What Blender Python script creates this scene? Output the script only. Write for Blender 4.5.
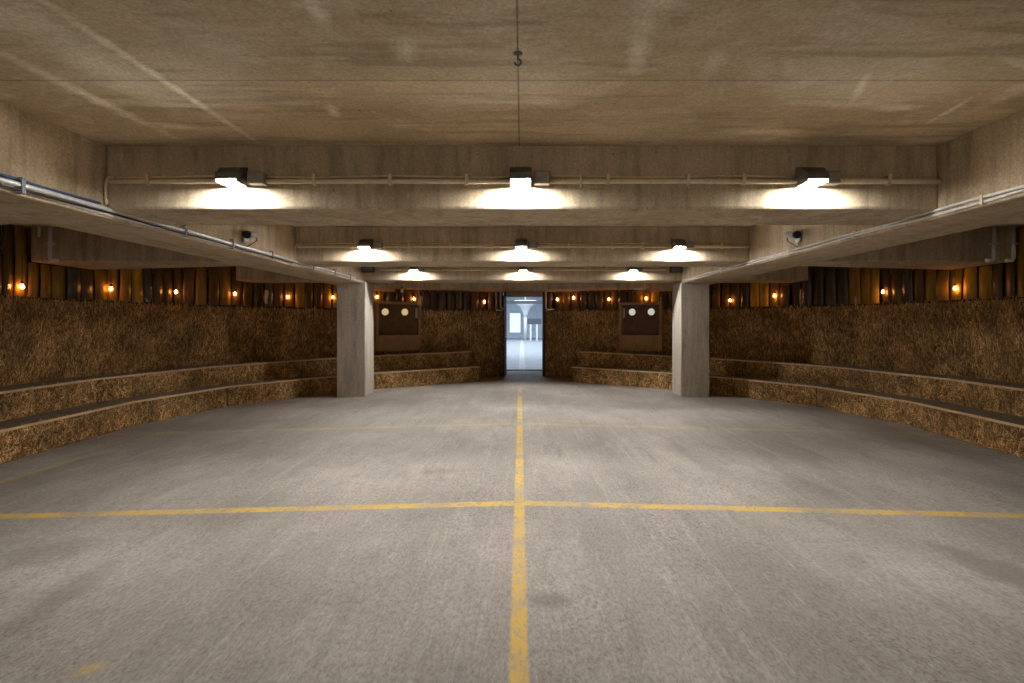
import bpy, math, random
from mathutils import Vector, Matrix
random.seed(11)
for o in list(bpy.data.objects):
    bpy.data.objects.remove(o)
SC = bpy.context.scene
COL = SC.collection

# ------------------------------------------------------------------ camera
CAMZ = 1.29
cd = bpy.data.cameras.new('camera')
cam = bpy.data.objects.new('camera', cd)
COL.objects.link(cam)
cam.location = (0, 0, CAMZ)
cam.rotation_euler = (math.radians(90), 0, 0)
cd.sensor_width = 36
F = 550.0
cd.lens = F / 1024 * 36
VX, VY = 522.0, 324.5
cd.shift_x = -(VX - 512) / 1024
cd.shift_y = -(341.5 - VY) / 1024
cd.clip_start = 0.05
cd.clip_end = 200
SC.camera = cam

# ------------------------------------------------------------------ world, colour
w = bpy.data.worlds.new('world')
SC.world = w
w.use_nodes = True
w.node_tree.nodes['Background'].inputs[0].default_value = (1.0, 0.93, 0.82, 1)
w.node_tree.nodes['Background'].inputs[1].default_value = 0.5
SC.view_settings.view_transform = 'Standard'
SC.view_settings.look = 'None'
SC.view_settings.exposure = 0.3
SC.view_settings.gamma = 1.0
SC.view_settings.use_curve_mapping = False
SC.cycles.use_denoising = True
SC.cycles.max_bounces = 10
SC.cycles.diffuse_bounces = 7
SC.cycles.sample_clamp_indirect = 6.0
LAMP = 1150.0          # radiance of the wall lamps' lenses
BULB = 55.0           # radiance of the small orange bulbs

# daylight in the hall beyond the doorway
def area(name, loc, rot, sx, sy, power, col):
    l = bpy.data.lights.new(name, 'AREA')
    l.shape = 'RECTANGLE'
    l.size, l.size_y, l.energy, l.color = sx, sy, power, col
    o = bpy.data.objects.new(name, l)
    COL.objects.link(o)
    o.location = loc
    o.rotation_euler = rot
    return o
area('hall_daylight', (0, 34, 3.6), (0, 0, 0), 8, 24, 1250, (0.78, 0.88, 1.0))


# ------------------------------------------------------------------ mesh helpers
def sub(a, b): return (a[0]-b[0], a[1]-b[1], a[2]-b[2])


class MB:
    def __init__(s):
        s.v, s.f, s.sm = [], [], []

    def face(s, idx, smooth=False):
        s.f.append(tuple(idx)); s.sm.append(smooth)

    def prism(s, poly, z0, z1):
        """poly: CCW list of (x, y); z0, z1 numbers or functions of (x, y)"""
        n = len(poly); b = len(s.v)
        for (x, y) in poly: s.v.append((x, y, z0(x, y) if callable(z0) else z0))
        for (x, y) in poly: s.v.append((x, y, z1(x, y) if callable(z1) else z1))
        ar = sum(poly[i][0]*poly[(i+1) % n][1]-poly[(i+1) % n][0]*poly[i][1] for i in range(n))
        lo, hi = list(range(b, b+n)), list(range(b+n, b+2*n))
        fs = [lo[::-1], hi] + [[b+i, b+(i+1) % n, b+n+(i+1) % n, b+n+i] for i in range(n)]
        for f in fs: s.face(f if ar > 0 else f[::-1])
        return s

    def box(s, x0, x1, y0, y1, z0, z1):
        return s.prism([(x0, y0), (x1, y0), (x1, y1), (x0, y1)], z0, z1)

    def obox(s, c, u, v, wv):
        """oriented box, centre c, half-axis vectors"""
        b = len(s.v); c, u, v, wv = Vector(c), Vector(u), Vector(v), Vector(wv)
        for k in (-1, 1):
            for (i, j) in ((-1, -1), (1, -1), (1, 1), (-1, 1)):
                s.v.append(tuple(c+u*i+v*j+wv*k))
        fs = [(3, 2, 1, 0), (4, 5, 6, 7), (0, 1, 5, 4), (1, 2, 6, 5), (2, 3, 7, 6), (3, 0, 4, 7)]
        flip = u.cross(v).dot(wv) < 0
        for f in fs:
            f = [b+i for i in f]
            s.face(f[::-1] if flip else f)
        return s

    def tube(s, pts, r, n=8, cap=True):
        pts = [Vector(p) for p in pts]
        rings = []
        up0 = None
        for i, p in enumerate(pts):
            t = (pts[min(i+1, len(pts)-1)] - pts[max(i-1, 0)]).normalized()
            if up0 is None:
                up0 = t.cross(Vector((0, 0, 1)))
                if up0.length < .1: up0 = t.cross(Vector((1, 0, 0)))
            a = (up0 - t*up0.dot(t)).normalized(); up0 = a
            c = t.cross(a)
            rr = r[i] if isinstance(r, (list, tuple)) else r
            b = len(s.v)
            for k in range(n):
                th = 2*math.pi*k/n
                s.v.append(tuple(p + (a*math.cos(th)+c*math.sin(th))*rr))
            rings.append(b)
        for i in range(len(rings)-1):
            for k in range(n):
                s.face((rings[i]+k, rings[i]+(k+1) % n, rings[i+1]+(k+1) % n, rings[i+1]+k), True)
        if cap:
            s.face([rings[0]+k for k in range(n)][::-1]); s.face([rings[-1]+k for k in range(n)])
        return s

    def lathe(s, prof, org, axis=(0, 0, 1), n=16):
        ax = Vector(axis).normalized()
        return s.tube([Vector(org)+ax*h for (r, h) in prof], [max(r, .0004) for (r, h) in prof], n)

    def build(s, name, m, parent=None, bevel=0.0, seg=2, kind=None):
        me = bpy.data.meshes.new(name)
        me.from_pydata(s.v, [], s.f)
        me.polygons.foreach_set('use_smooth', s.sm)
        me.update()
        me.materials.append(m)
        o = bpy.data.objects.new(name, me)
        COL.objects.link(o)
        if parent is not None:
            o.parent = parent
            o.matrix_parent_inverse = Matrix.Translation(-Vector(parent_world(parent)))
        if bevel:
            b = o.modifiers.new('bevel', 'BEVEL'); b.width = bevel; b.segments = seg; b.limit_method = 'ANGLE'
        if kind: o['kind'] = kind
        return o


def parent_world(p):
    loc = Vector((0, 0, 0))
    while p is not None:
        loc = loc + p.location if p.type == 'EMPTY' else loc
        p = p.parent
    return loc


def thing(name, label, cat, loc, group=None, kind=None):
    o = bpy.data.objects.new(name, None)
    o.empty_display_size = .1
    COL.objects.link(o)
    o.location = loc
    return tag(o, label, cat, group, kind)


def tag(o, label, cat, group=None, kind=None):
    o['label'] = label; o['category'] = cat
    if group: o['group'] = group
    if kind: o['kind'] = kind
    return o


def copy_tree(o, parent=None):
    c = o.copy(); COL.objects.link(c)
    if parent is not None: c.parent = parent
    for ch in list(o.children): copy_tree(ch, c)
    return c


# ------------------------------------------------------------------ materials
class NT:
    def __init__(s, name):
        s.m = bpy.data.materials.new(name); s.m.use_nodes = True
        s.t = s.m.node_tree; s.b = s.t.nodes['Principled BSDF']
        s.c = s.t.nodes.new('ShaderNodeTexCoord').outputs['Object']

    def L(s, a, b): s.t.links.new(a, b)

    def put(s, sock, v):
        if hasattr(v, 'is_linked'): s.L(v, sock)
        else:
            if isinstance(v, tuple) and len(v) == 3 and len(sock.default_value) == 4: v = (*v, 1)
            sock.default_value = v

    def mp(s, scale=(1, 1, 1), loc=(0, 0, 0), rot=0.0, src=None):
        n = s.t.nodes.new('ShaderNodeMapping'); s.L(src or s.c, n.inputs[0])
        n.inputs['Location'].default_value = loc; n.inputs['Rotation'].default_value = (0, 0, rot)
        n.inputs['Scale'].default_value = scale
        return n.outputs[0]

    def noise(s, sc=5.0, vec=(1, 1, 1), detail=4.0, rough=.55, dist=0.0, loc=(0, 0, 0), rot=0.0):
        n = s.t.nodes.new('ShaderNodeTexNoise'); s.L(s.mp(vec, loc, rot), n.inputs['Vector'])
        n.inputs['Scale'].default_value = sc; n.inputs['Detail'].default_value = detail
        n.inputs['Roughness'].default_value = rough; n.inputs['Distortion'].default_value = dist
        return n.outputs['Fac']

    def ramp(s, fac, stops):
        n = s.t.nodes.new('ShaderNodeValToRGB'); s.L(fac, n.inputs[0])
        e = n.color_ramp.elements
        while len(e) < len(stops): e.new(.5)
        for k, (p, c) in enumerate(stops):
            e[k].position = p
            e[k].color = (c, c, c, 1) if not isinstance(c, tuple) else (*c, 1)
        return n.outputs[0]

    def mix(s, fac, a, b, mode='MIX'):
        n = s.t.nodes.new('ShaderNodeMix'); n.data_type = 'RGBA'; n.blend_type = mode
        s.put(n.inputs[0], fac); s.put(n.inputs[6], a); s.put(n.inputs[7], b)
        return n.outputs[2]

    def math(s, op, a, b=0.0, c=None, clamp=False):
        n = s.t.nodes.new('ShaderNodeMath'); n.operation = op; n.use_clamp = clamp
        s.put(n.inputs[0], a); s.put(n.inputs[1], b)
        if c is not None: s.put(n.inputs[2], c)
        return n.outputs[0]

    def xyz(s, src=None):
        n = s.t.nodes.new('ShaderNodeSeparateXYZ'); s.L(src or s.c, n.inputs[0])
        return n.outputs

    def band(s, v, c, half, soft, jitter=None, amp=0.0):
        """1 inside |v-c|<half"""
        d = s.math('ABSOLUTE', s.math('SUBTRACT', v, c))
        if jitter is not None: d = s.math('ADD', d, s.math('MULTIPLY', s.math('SUBTRACT', jitter, .5), amp))
        return s.math('DIVIDE', s.math('SUBTRACT', half+soft/2, d), soft, clamp=True)

    def blob(s, x, y, rx, ry, rot=0.0, jitter=None, amp=.5, soft=.35):
        co, si = math.cos(rot), math.sin(rot)
        n = s.xyz()
        dx = s.math('SUBTRACT', n[0], x); dy = s.math('SUBTRACT', n[1], y)
        a = s.math('DIVIDE', s.math('ADD', s.math('MULTIPLY', dx, co), s.math('MULTIPLY', dy, si)), rx)
        b = s.math('DIVIDE', s.math('SUBTRACT', s.math('MULTIPLY', dy, co), s.math('MULTIPLY', dx, si)), ry)
        d = s.math('SQRT', s.math('ADD', s.math('MULTIPLY', a, a), s.math('MULTIPLY', b, b)))
        if jitter is not None: d = s.math('ADD', d, s.math('MULTIPLY', s.math('SUBTRACT', jitter, .5), amp*2))
        return s.math('DIVIDE', s.math('SUBTRACT', 1.0, d), soft, clamp=True)

    def bump(s, h, strength=.3, dist=.02):
        n = s.t.nodes.new('ShaderNodeBump'); s.L(h, n.inputs['Height'])
        n.inputs['Strength'].default_value = strength; n.inputs['Distance'].default_value = dist
        s.L(n.outputs[0], s.b.inputs['Normal'])

    def done(s, col=None, rough=.8, metal=0.0, spec=.3, emit=None, es=0.0):
        if col is not None: s.put(s.b.inputs['Base Color'], col)
        s.put(s.b.inputs['Roughness'], rough); s.b.inputs['Metallic'].default_value = metal
        s.b.inputs['Specular IOR Level'].default_value = spec
        if emit is not None:
            s.b.inputs['Emission Color'].default_value = (*emit, 1); s.b.inputs['Emission Strength'].default_value = es
        return s.m


def plain(name, col, rough=.6, metal=0.0, spec=.4, var=.12, sc=30, emit=None, es=0.0):
    n = NT(name)
    k = n.ramp(n.noise(sc), [(.3, 1-var), (.7, 1+var)])
    c = n.mix(1.0, col, k, 'MULTIPLY')
    return n.done(c, rough, metal, spec, emit, es)


def m_floor():
    n = NT('brushed_concrete_floor')
    big = n.noise(.55, (1.6, 1, 1), 5, .6)
    c = n.mix(n.ramp(big, [(.35, 0.0), (.68, 1.0)]), (.25, .224, .2), (.42, .385, .35))
    st = n.noise(5, (1.0, .22, 1), 8, .75, .6)
    c = n.mix(n.ramp(st, [(.34, .5), (.50, 0.0)]), c, (.21, .186, .166))
    st2 = n.noise(22, (1.0, .035, 1), 8, .8, .3, (3, 1, 0))
    c = n.mix(n.ramp(st2, [(.53, 0.0), (.70, .55)]), c, (.50, .465, .42))
    cross = n.noise(10, (.15, 1.0, 1), 5, .65, .3, (7, 2, 0))
    c = n.mix(n.ramp(cross, [(.50, 0.0), (.75, .35)]), c, (.25, .225, .195))
    fine = n.noise(70, (1, .45, 1), 6, .8)
    c = n.mix(1.0, c, n.ramp(fine, [(.32, .58), (.5, 1.0), (.70, 1.34)]), 'MULTIPLY')
    pit = n.noise(60, (1, .8, 1), 3, .6, 0, (2, 2, 0))
    rough_zone = n.ramp(n.noise(1.1, (1, .55, 1), 3, .5, 0, (5, 9, 0)), [(.46, 0.0), (.62, 1.0)])
    c = n.mix(n.math('MULTIPLY', n.ramp(pit, [(.34, .8), (.45, 0.0)]), rough_zone), c, (.15, .125, .105))
    j = n.noise(9, (1, 1, 1), 5, .65)
    for (x, y, rx, ry, ro, a) in ((2.62, 3.05, .20, .52, .10, .62), (.13, 2.58, .13, .10, 0, .6), (-2.85, 3.3, .3, .28, -.3, .42),
                                  (-2.3, 2.75, .16, .5, .2, .3), (1.75, 5.6, .22, .9, .1, .30), (2.4, 4.6, .2, .5, .15, .32), (-.75, 4.9, .22, .12, 0, .3),
                                  (.75, 6.3, .3, .5, 0, .25), (-1.5, 6.8, .5, .5, 0, .22)):
        c = n.mix(n.math('MULTIPLY', n.blob(x, y, rx, ry, ro, j, .6, .6), a), c, (.16, .14, .12))
    x, y, z = n.xyz()
    wear = n.ramp(n.noise(26, (1, .6, 1), 6, .75), [(.36, .10), (.5, 1.0)])
    wear2 = n.ramp(n.noise(2.0, (1, 1, 1), 4, .6, 0, (4, 4, 0)), [(.36, .25), (.56, 1.0)])
    jj = n.noise(20, (1, 1, 1), 3, .6)
    xx = n.math('ADD', x, n.math('MULTIPLY', n.math('SUBTRACT', 2.0, y), -.0035))
    l1 = n.band(xx, -.012, .036, .012, jj, .02)
    l1 = n.math('MULTIPLY', l1, n.band(y, 4.0, 5.9, 1.2))
    l1e = n.math('MULTIPLY', n.band(xx, -.012, .036, .012, jj, .03), n.band(y, 10.9, .55, .4))
    l2 = n.band(y, 3.975, .052, .018, jj, .03)
    l3 = n.math('MULTIPLY', n.band(y, 7.15, .07, .05, jj, .06), .30)
    l4 = n.math('MULTIPLY', n.math('MULTIPLY', n.band(x, -4.66, .04, .02, jj, .05), n.band(y, 4.6, 1.5, .8)), .45)
    ln = n.math('MAXIMUM', n.math('MAXIMUM', l1, l2), n.math('MAXIMUM', l3, n.math('MAXIMUM', l4, n.math('MULTIPLY', l1e, .6))))
    ln = n.math('MULTIPLY', ln, n.math('MULTIPLY', wear, wear2))
    ln = n.math('MAXIMUM', ln, n.math('MULTIPLY', n.blob(-1.67, 2.13, .075, .06, 0, j, .9, .8), .4))
    c = n.mix(ln, c, (.67, .44, .09))
    n.bump(n.math('ADD', n.math('MULTIPLY', fine, .8), n.math('MULTIPLY', st2, .6)), .45, .012)
    return n.done(c, n.ramp(big, [(.3, .62), (.7, .8)]), 0, .3)


def m_concrete(name, dark, light, pale, vec=(1, 1, 1), pa=.6, holes=True, board=None):
    n = NT(name)
    big = n.noise(1.1, vec, 6, .62, .3)
    c = n.mix(n.ramp(big, [(.33, 0.0), (.68, 1.0)]), dark, light)
    st = n.noise(5, (vec[0]*1.5, vec[1], vec[2]), 6, .65, .5, (4, 7, 1))
    c = n.mix(n.ramp(st, [(.56, 0.0), (.72, pa)]), c, pale)
    fine = n.noise(60, (1, 1, 1), 4, .7)
    c = n.mix(1.0, c, n.ramp(fine, [(.3, .74), (.7, 1.22)]), 'MULTIPLY')
    drip = n.noise(9, (1, 1, .12), 5, .7, .3, (2, 5, 0))
    c = n.mix(1.0, c, n.ramp(drip, [(.34, .72), (.5, 1.0), (.68, 1.14)]), 'MULTIPLY')
    h = fine
    if holes:
        v = n.t.nodes.new('ShaderNodeTexVoronoi'); n.L(n.c, v.inputs['Vector']); v.inputs['Scale'].default_value = 7
        pit = n.ramp(v.outputs['Distance'], [(.035, .7), (.06, 0.0)])
        c = n.mix(n.math('MULTIPLY', pit, n.ramp(n.noise(3, loc=(8, 1, 3)), [(.5, 0.0), (.55, 1.0)])), c, (.06, .045, .03))
    n.bump(n.math('ADD', fine, n.math('MULTIPLY', big, 2.0)), .22, .012)
    return n.done(c, .85, 0, .2)


def m_ceiling():
    n = NT('ceiling_concrete')
    big = n.noise(.8, (1, 1.4, 1), 6, .6, .3)
    c = n.mix(n.ramp(big, [(.33, 0.0), (.68, 1.0)]), (.42, .325, .20), (.57, .455, .30))
    t2 = n.noise(2.4, (.8, 1.1, 1), 8, .7, .9, (4, 7, 1))
    c = n.mix(n.ramp(t2, [(.48, 0.0), (.68, .8)]), c, (.66, .555, .41))
    t3 = n.noise(3.5, (.3, 2.2, 1), 5, .6, .2, (1, 3, 1))
    c = n.mix(n.ramp(t3, [(.36, .6), (.48, 0.0)]), c, (.31, .235, .145))
    j = n.noise(7, (.7, 1.4, 1), 6, .7, .4)
    # pale streaks and patches
    for (x, y, rx, ry, ro, a) in ((-1.91, 2.95, .04, 1.15, -.02, .72), (-2.10, 2.75, .22, .75, 0, .36), (-2.46, 3.2, .07, .75, -.06, .55), (-2.95, 2.7, .12, .6, 0, .35),
                                  (-.85, 2.3, .05, .16, 0, .5), (-.55, 2.6, .08, .16, .2, .4), (-1.15, 3.35, .05, .14, .1, .5), (.55, 2.6, .07, .32, -.12, .5), (.95, 2.75, .08, .22, -.1, .3), (.55, 2.2, .16, .1, .2, .42),
                                  (1.85, 3.0, .035, .30, -.35, .45), (2.25, 3.3, .18, .08, 0, .5), (2.6, 3.35, .03, .3, -.1, .5), (1.6, 3.7, .35, .10, 0, .35), (2.5, 2.75, .25, .04, .4, .3),
                                  (-2.3, 3.6, .28, .09, .2, .4), (2.75, 2.9, .1, .5, 0, .3)):
        c = n.mix(n.math('MULTIPLY', n.blob(x, y, rx, ry, ro, j, .75, .9), min(1, a*1.5)), c, (.86, .775, .62))
    x, y, z = n.xyz()
    jj = n.noise(12, (1, 1, 1), 3, .6)
    seam = n.math('MAXIMUM', n.band(x, -.02, .004, .006, jj, .006), n.math('MULTIPLY', n.band(y, 2.93, .005, .012, jj, .012), .8))
    c = n.mix(n.math('MULTIPLY', seam, .7), c, (.09, .068, .045))
    # the cast strip beyond the joint is a little paler
    c = n.mix(n.band(y, 3.5, .56, .03), c, n.mix(1.0, c, (1.10, 1.09, 1.07), 'MULTIPLY'))
    fine = n.noise(60, (1, 1, 1), 4, .7)
    c = n.mix(1.0, c, n.ramp(fine, [(.3, .76), (.7, 1.21)]), 'MULTIPLY')
    v = n.t.nodes.new('ShaderNodeTexVoronoi'); n.L(n.c, v.inputs['Vector']); v.inputs['Scale'].default_value = 6
    pit = n.ramp(v.outputs['Distance'], [(.03, .7), (.055, 0.0)])
    c = n.mix(n.math('MULTIPLY', pit, n.ramp(n.noise(2, loc=(8, 1, 3)), [(.52, 0.0), (.56, 1.0)])), c, (.06, .045, .03))
    n.bump(n.math('ADD', fine, n.math('MULTIPLY', t2, 2.0)), .2, .012)
    return n.done(c, .85, 0, .2)


def m_straw(name, ca, cb, cc):
    n = NT(name)
    g = n.t.nodes.new('ShaderNodeNewGeometry')
    c = n.ramp(g.outputs['Random Per Island'], [(0.0, ca), (.5, cb), (.8, cc), (1.0, tuple(min(1, k*1.6) for k in cc))])
    big = n.noise(2.2, (1, 1, 1), 4, .6)
    c = n.mix(1.0, c, n.ramp(big, [(.34, .62), (.66, 1.28)]), 'MULTIPLY')
    return n.done(c, .7, 0, .25)


def m_strawbase():
    n = NT('packed_straw')
    a = n.noise(38, (1, 1, .35), 5, .7, .6)
    c = n.ramp(a, [(.3, (.07, .036, .012)), (.5, (.28, .155, .055)), (.72, (.52, .31, .125))])
    big = n.noise(2.2, (1, 1, 1), 4, .6)
    c = n.mix(1.0, c, n.ramp(big, [(.34, .62), (.66, 1.25)]), 'MULTIPLY')
    n.bump(a, .9, .03)
    return n.done(c, .85, 0, .15)


def m_plastic(name, col, trans=.35, rough=.22):
    n = NT(name)
    st = n.noise(6, (1, 1, .25), 4, .6, .5)
    c = n.mix(1.0, col, n.ramp(st, [(.3, .6), (.7, 1.3)]), 'MULTIPLY')
    cr = n.noise(14, (1, 1, .6), 3, .6, 1.2)
    n.bump(cr, .5, .02)
    m = n.done(c, rough, 0, .5)
    # thin film: part of the light passes through
    tr = n.t.nodes.new('ShaderNodeBsdfTranslucent'); n.L(c, tr.inputs[0])
    mx = n.t.nodes.new('ShaderNodeMixShader'); mx.inputs[0].default_value = trans
    out = n.t.nodes['Material Output']
    n.L(n.b.outputs[0], mx.inputs[1]); n.L(tr.outputs[0], mx.inputs[2]); n.L(mx.outputs[0], out.inputs[0])
    return m


def m_wood(name, a, b, vec=(1, 1, 1), sc=6):
    n = NT(name)
    g = n.noise(sc, vec, 5, .65, .8)
    c = n.mix(n.ramp(g, [(.35, 0.0), (.65, 1.0)]), a, b)
    n.bump(g, .2, .01)
    return n.done(c, .6, 0, .3)


def m_hallfloor():
    n = NT('hall_floor')
    x, y, z = n.xyz()
    c = n.mix(n.ramp(n.noise(2, (1, .5, 1)), [(.3, 0.0), (.7, 1.0)]), (.26, .28, .30), (.33, .355, .38))
    ln = n.band(x, .0, .10, .03)
    bars = n.ramp(n.noise(3.0, (.02, 1, 1), 1, .4), [(.56, 0.0), (.60, .5)])
    c = n.mix(bars, c, (.20, .22, .25))
    c = n.mix(ln, c, (.45, .46, .47))
    return n.done(c, .5, 0, .3)


M = dict(
    floor=m_floor(), ceiling=m_ceiling(),
    beam=m_concrete('beam_concrete', (.40, .315, .21), (.57, .465, .33), (.68, .58, .44), (1, 1, .7)),
    long=m_concrete('side_beam_concrete', (.40, .31, .205), (.56, .45, .31), (.68, .57, .42), (1, .35, 1)),
    column=m_concrete('column_concrete', (.50, .455, .385), (.60, .555, .475), (.70, .66, .58), (1, 1, .35), .4),
    strawbase=m_strawbase(),
    straw=m_straw('loose_straw', (.13, .066, .023), (.42, .236, .088), (.66, .415, .18)),
    tread=m_wood('grey_tread_board', (.15, .122, .098), (.24, .205, .17), (1, 1, 1), 5),
    nosing=m_wood('raw_wood_edge', (.60, .40, .215), (.78, .56, .33), (1, 1, 1), 4),
    hull=plain('added_dark_wall', (.045, .038, .03), .9),
    pipe=plain('tan_conduit', (.74, .62, .43), .45, 0, .4),
    steel=plain('galvanised_steel', (.70, .70, .69), .36, .35),
    white=plain('white_cable', (.72, .71, .68), .45),
    blue=plain('blue_cable', (.045, .085, .19), .45),
    black=plain('black_plastic', (.018, .018, .019), .45),
    box=plain('grey_junction_box', (.30, .285, .25), .55, .2),
    hood=plain('bronze_lamp_hood', (.13, .125, .115), .45, .5),
    camera=plain('camera_grey', (.42, .43, .44), .4, .3),
    lens=plain('lamp_lens', (.9, .9, .9), .4, emit=(1.0, .97, .925), es=LAMP),
    hatchwood=m_wood('hatch_wood', (.34, .19, .085), (.46, .27, .125), (1, 1, .3), 8),
    hatchdark=m_wood('hatch_dark_lining', (.14, .078, .033), (.19, .11, .05), (1, 1, 1), 8),
    hatchdarkred=m_wood('hatch_brown_lining', (.13, .062, .035), (.17, .085, .048), (1, 1, 1), 8),
    discwarm=plain('warm_disc', (.8, .7, .5), .5, emit=(1.0, .72, .34), es=.42),
    disccool=plain('pale_disc', (.8, .8, .74), .5, emit=(.93, 1.0, .84), es=.40),
    discring=plain('disc_ring', (.30, .29, .26), .5),
    bulb=plain('orange_bulb', (.9, .5, .2), .3, emit=(1.0, .36, .075), es=BULB),
    socket=plain('bulb_socket', (.02, .018, .016), .5),
    doorwood=m_wood('dark_red_door', (.050, .026, .017), (.085, .043, .028), (1, 1, .2), 8),
    header=m_wood('door_header', (.30, .22, .14), (.40, .30, .19), (.3, 1, 1), 6),
    hallfloor=m_hallfloor(),
    hallwall=plain('hall_pale_wall', (.80, .84, .88), .7, sc=3),
    hallglass=plain('hall_bright_pane', (.6, .7, .8), .3, emit=(.66, .82, 1.0), es=.9),
    hallwhite=plain('hall_white_paint', (.78, .79, .80), .5),
    halldark=plain('hall_dark_metal', (.10, .11, .12), .5, .3),
    amber=m_plastic('amber_plastic', (.46, .285, .05), .5),
    yellow=m_plastic('yellow_plastic', (.80, .55, .07), .55),
    brown=m_plastic('brown_plastic', (.17, .098, .04), .35),
    dark=m_plastic('dark_plastic', (.065, .048, .035), .15),
    grey=m_plastic('grey_plastic', (.085, .078, .07), .2, .18),
    pale=m_plastic('pale_white', (.62, .62, .60), .4, .25),
)

# ------------------------------------------------------------------ setting: floor, slab, shell
CAMB = .0255
def fz(x, y=0): return -CAMB*abs(x)

b = MB()
xs = [-9.5, -7, -5, -3, -1.5, 0, 1.5, 3, 5, 7, 9.5]
ys = [-6, 0, 5, 10, 15.45]
for yy in ys:
    for xx in xs: b.v.append((xx, yy, fz(xx)))
nx = len(xs)
for j in range(len(ys)-1):
    for i in range(nx-1):
        a = j*nx+i; b.face((a, a+1, a+1+nx, a+nx))
k0 = len(b.v)
for yy in (ys[0], ys[-1]):
    for xx in (xs[0], xs[-1]): b.v.append((xx, yy, -.6))
b.face((k0, k0+2, k0+3, k0+1))
tag(b.build('floor', M['floor']), 'brushed grey concrete floor with worn yellow bay lines', 'floor', kind='structure')
SLAB = 2.59
tag(MB().box(-9.5, 9.5, -6, 15.45, SLAB, SLAB+.25).build('ceiling', M['ceiling']), 'tan concrete slab ceiling with pale streaks', 'ceiling', kind='structure')
tag(MB().box(-9.8, -9.5, -6, 15.8, -.6, 2.84).build('wall_outer_left', M['hull']), 'added dark wall far behind the left strips, holding outside light back', 'wall', kind='structure')  # outer walls added to keep world light from leaking in behind the strips
tag(MB().box(9.5, 9.8, -6, 15.8, -.6, 2.84).build('wall_outer_right', M['hull']), 'added dark wall far behind the right strips, holding outside light back', 'wall', kind='structure')
bk = MB()  # back of the added enclosure, also keeping world light out
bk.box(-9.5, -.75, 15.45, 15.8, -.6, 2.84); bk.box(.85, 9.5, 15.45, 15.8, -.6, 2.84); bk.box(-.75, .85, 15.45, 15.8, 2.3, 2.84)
tag(bk.build('wall_back', M['hull']), 'added dark back wall around the opening to the bright hall', 'wall', kind='structure')

# ------------------------------------------------------------------ beams and columns
BF = [4.0, 7.33, 10.45, 13.0]         # front faces of the cross beams
BW = .66
BD = [.66, .66, .66, 1.34]              # their widths; the last is the broad one over the doorway
CB, LB = 2.127, 2.066                 # undersides
XI, XO = 3.03, 3.70                   # long beams
ENDS = [6.5, 6.57, 5.45, 4.4]
beam_plans = []
blabels = ['nearest concrete cross beam, with three bright lamps on its face', 'second concrete cross beam from the camera, lamps on its face',
           'third concrete cross beam, level with the two columns', 'farthest concrete cross beam, above the doorway, no lamps']
for k, y in enumerate(BF):
    b = MB()
    b.box(-XI, XI, y, y+BD[k], CB, SLAB+.02)
    o = b.build('cross_beam', M['beam'], None, .022)
    tag(o, blabels[k], 'beam', 'concrete cross beams', 'structure')
    E = ENDS[k]
    if k < 3:
        for s in (-1, 1):
            if k < 2:
                pl = [(XO, y), (E-.03, y), (E, y+.03), (E, y+1.10), (E-.5, y+1.0), (XO+.5, y+BW-.06), (XO, y+BW-.06)]
            else:
                pl = [(XO, y), (E, y), (E, y+BW), (XO, y+BW)]
            pl = [(s*px_, py_) for (px_, py_) in pl]
            beam_plans.append(pl)
            c = MB().prism(pl, CB, SLAB+.02).build('cantilever_beam', M['beam'], None, .03)
            tag(c, '%s concrete beam stub reaching over the straw wall on the %s' % (['nearest', 'broad-ended second', 'short square-ended third'][k], 'left' if s < 0 else 'right'), 'beam', 'cantilever beam stubs', 'structure')
    else:
        for s in (-1, 1):
            pass
    beam_plans.append([(-XI, y), (XI, y), (XI, y+BD[k]), (-XI, y+BD[k])])
for s in (-1, 1):
    b = MB().box(min(s*XI, s*XO), max(s*XI, s*XO), -5.9, 14.34, LB, SLAB+.03)
    tag(b.build('side_beam', M['long'], None, .02), 'long concrete beam running away along the %s column line' % ('left' if s < 0 else 'right'), 'beam', 'long side beams', 'structure')
    beam_plans.append([(s*XI, -5.9), (s*XO, -5.9), (s*XO, 14.34), (s*XI, 14.34)])
    b = MB().prism([(s*2.995+.02, 10.44), (s*3.54+.02, 10.44), (s*3.54+.02, 11.05), (s*2.995+.02, 11.05)], lambda x, y: fz(x)-.01, LB+.03)
    tag(b.build('concrete_column', M['column'], None, .018), 'square grey concrete column on the %s of the floor' % ('left' if s < 0 else 'right'), 'column', 'concrete columns', 'structure')
XO2 = XO


def inside(pt, poly):
    x, y = pt; c = False
    for i in range(len(poly)):
        (x1, y1), (x2, y2) = poly[i], poly[i-1]
        if (y1 > y) != (y2 > y) and x < (x2-x1)*(y-y1)/(y2-y1)+x1: c = not c
    return c


def top_at(x, y):
    """underside of whatever structure is above a point"""
    z = SLAB
    for k, pl in enumerate(beam_plans):
        for (dx, dy) in ((0, 0), (.1, 0), (-.1, 0), (0, .1), (0, -.1)):
            if inside((x+dx, y+dy), pl):
                z = min(z, LB if len(pl) == 4 and abs(pl[0][1]+5.9) < .01 else CB)
    return z


# ------------------------------------------------------------------ the straw amphitheatre
P = [(-5.10, 2.6), (-5.48, 7.7), (-5.1, 9.53), (-4.15, 10.75), (-3.1, 11.65), (-.97, 12.7)]

def offset(path, d):
    out = []
    for i, p in enumerate(path):
        ns = []
        for (a, c) in ((i-1, i), (i, i+1)):
            if a < 0 or c >= len(path): continue
            tx, ty = path[c][0]-path[a][0], path[c][1]-path[a][1]
            l = math.hypot(tx, ty); ns.append((-ty/l, tx/l))
        nx_, ny_ = sum(q[0] for q in ns)/len(ns), sum(q[1] for q in ns)/len(ns)
        l2 = nx_*nx_+ny_*ny_
        out.append((p[0]+nx_*d/l2, p[1]+ny_*d/l2))
    return out

def mir(path, s): return [(x if s < 0 else -x, y) for (x, y) in path]

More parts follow.
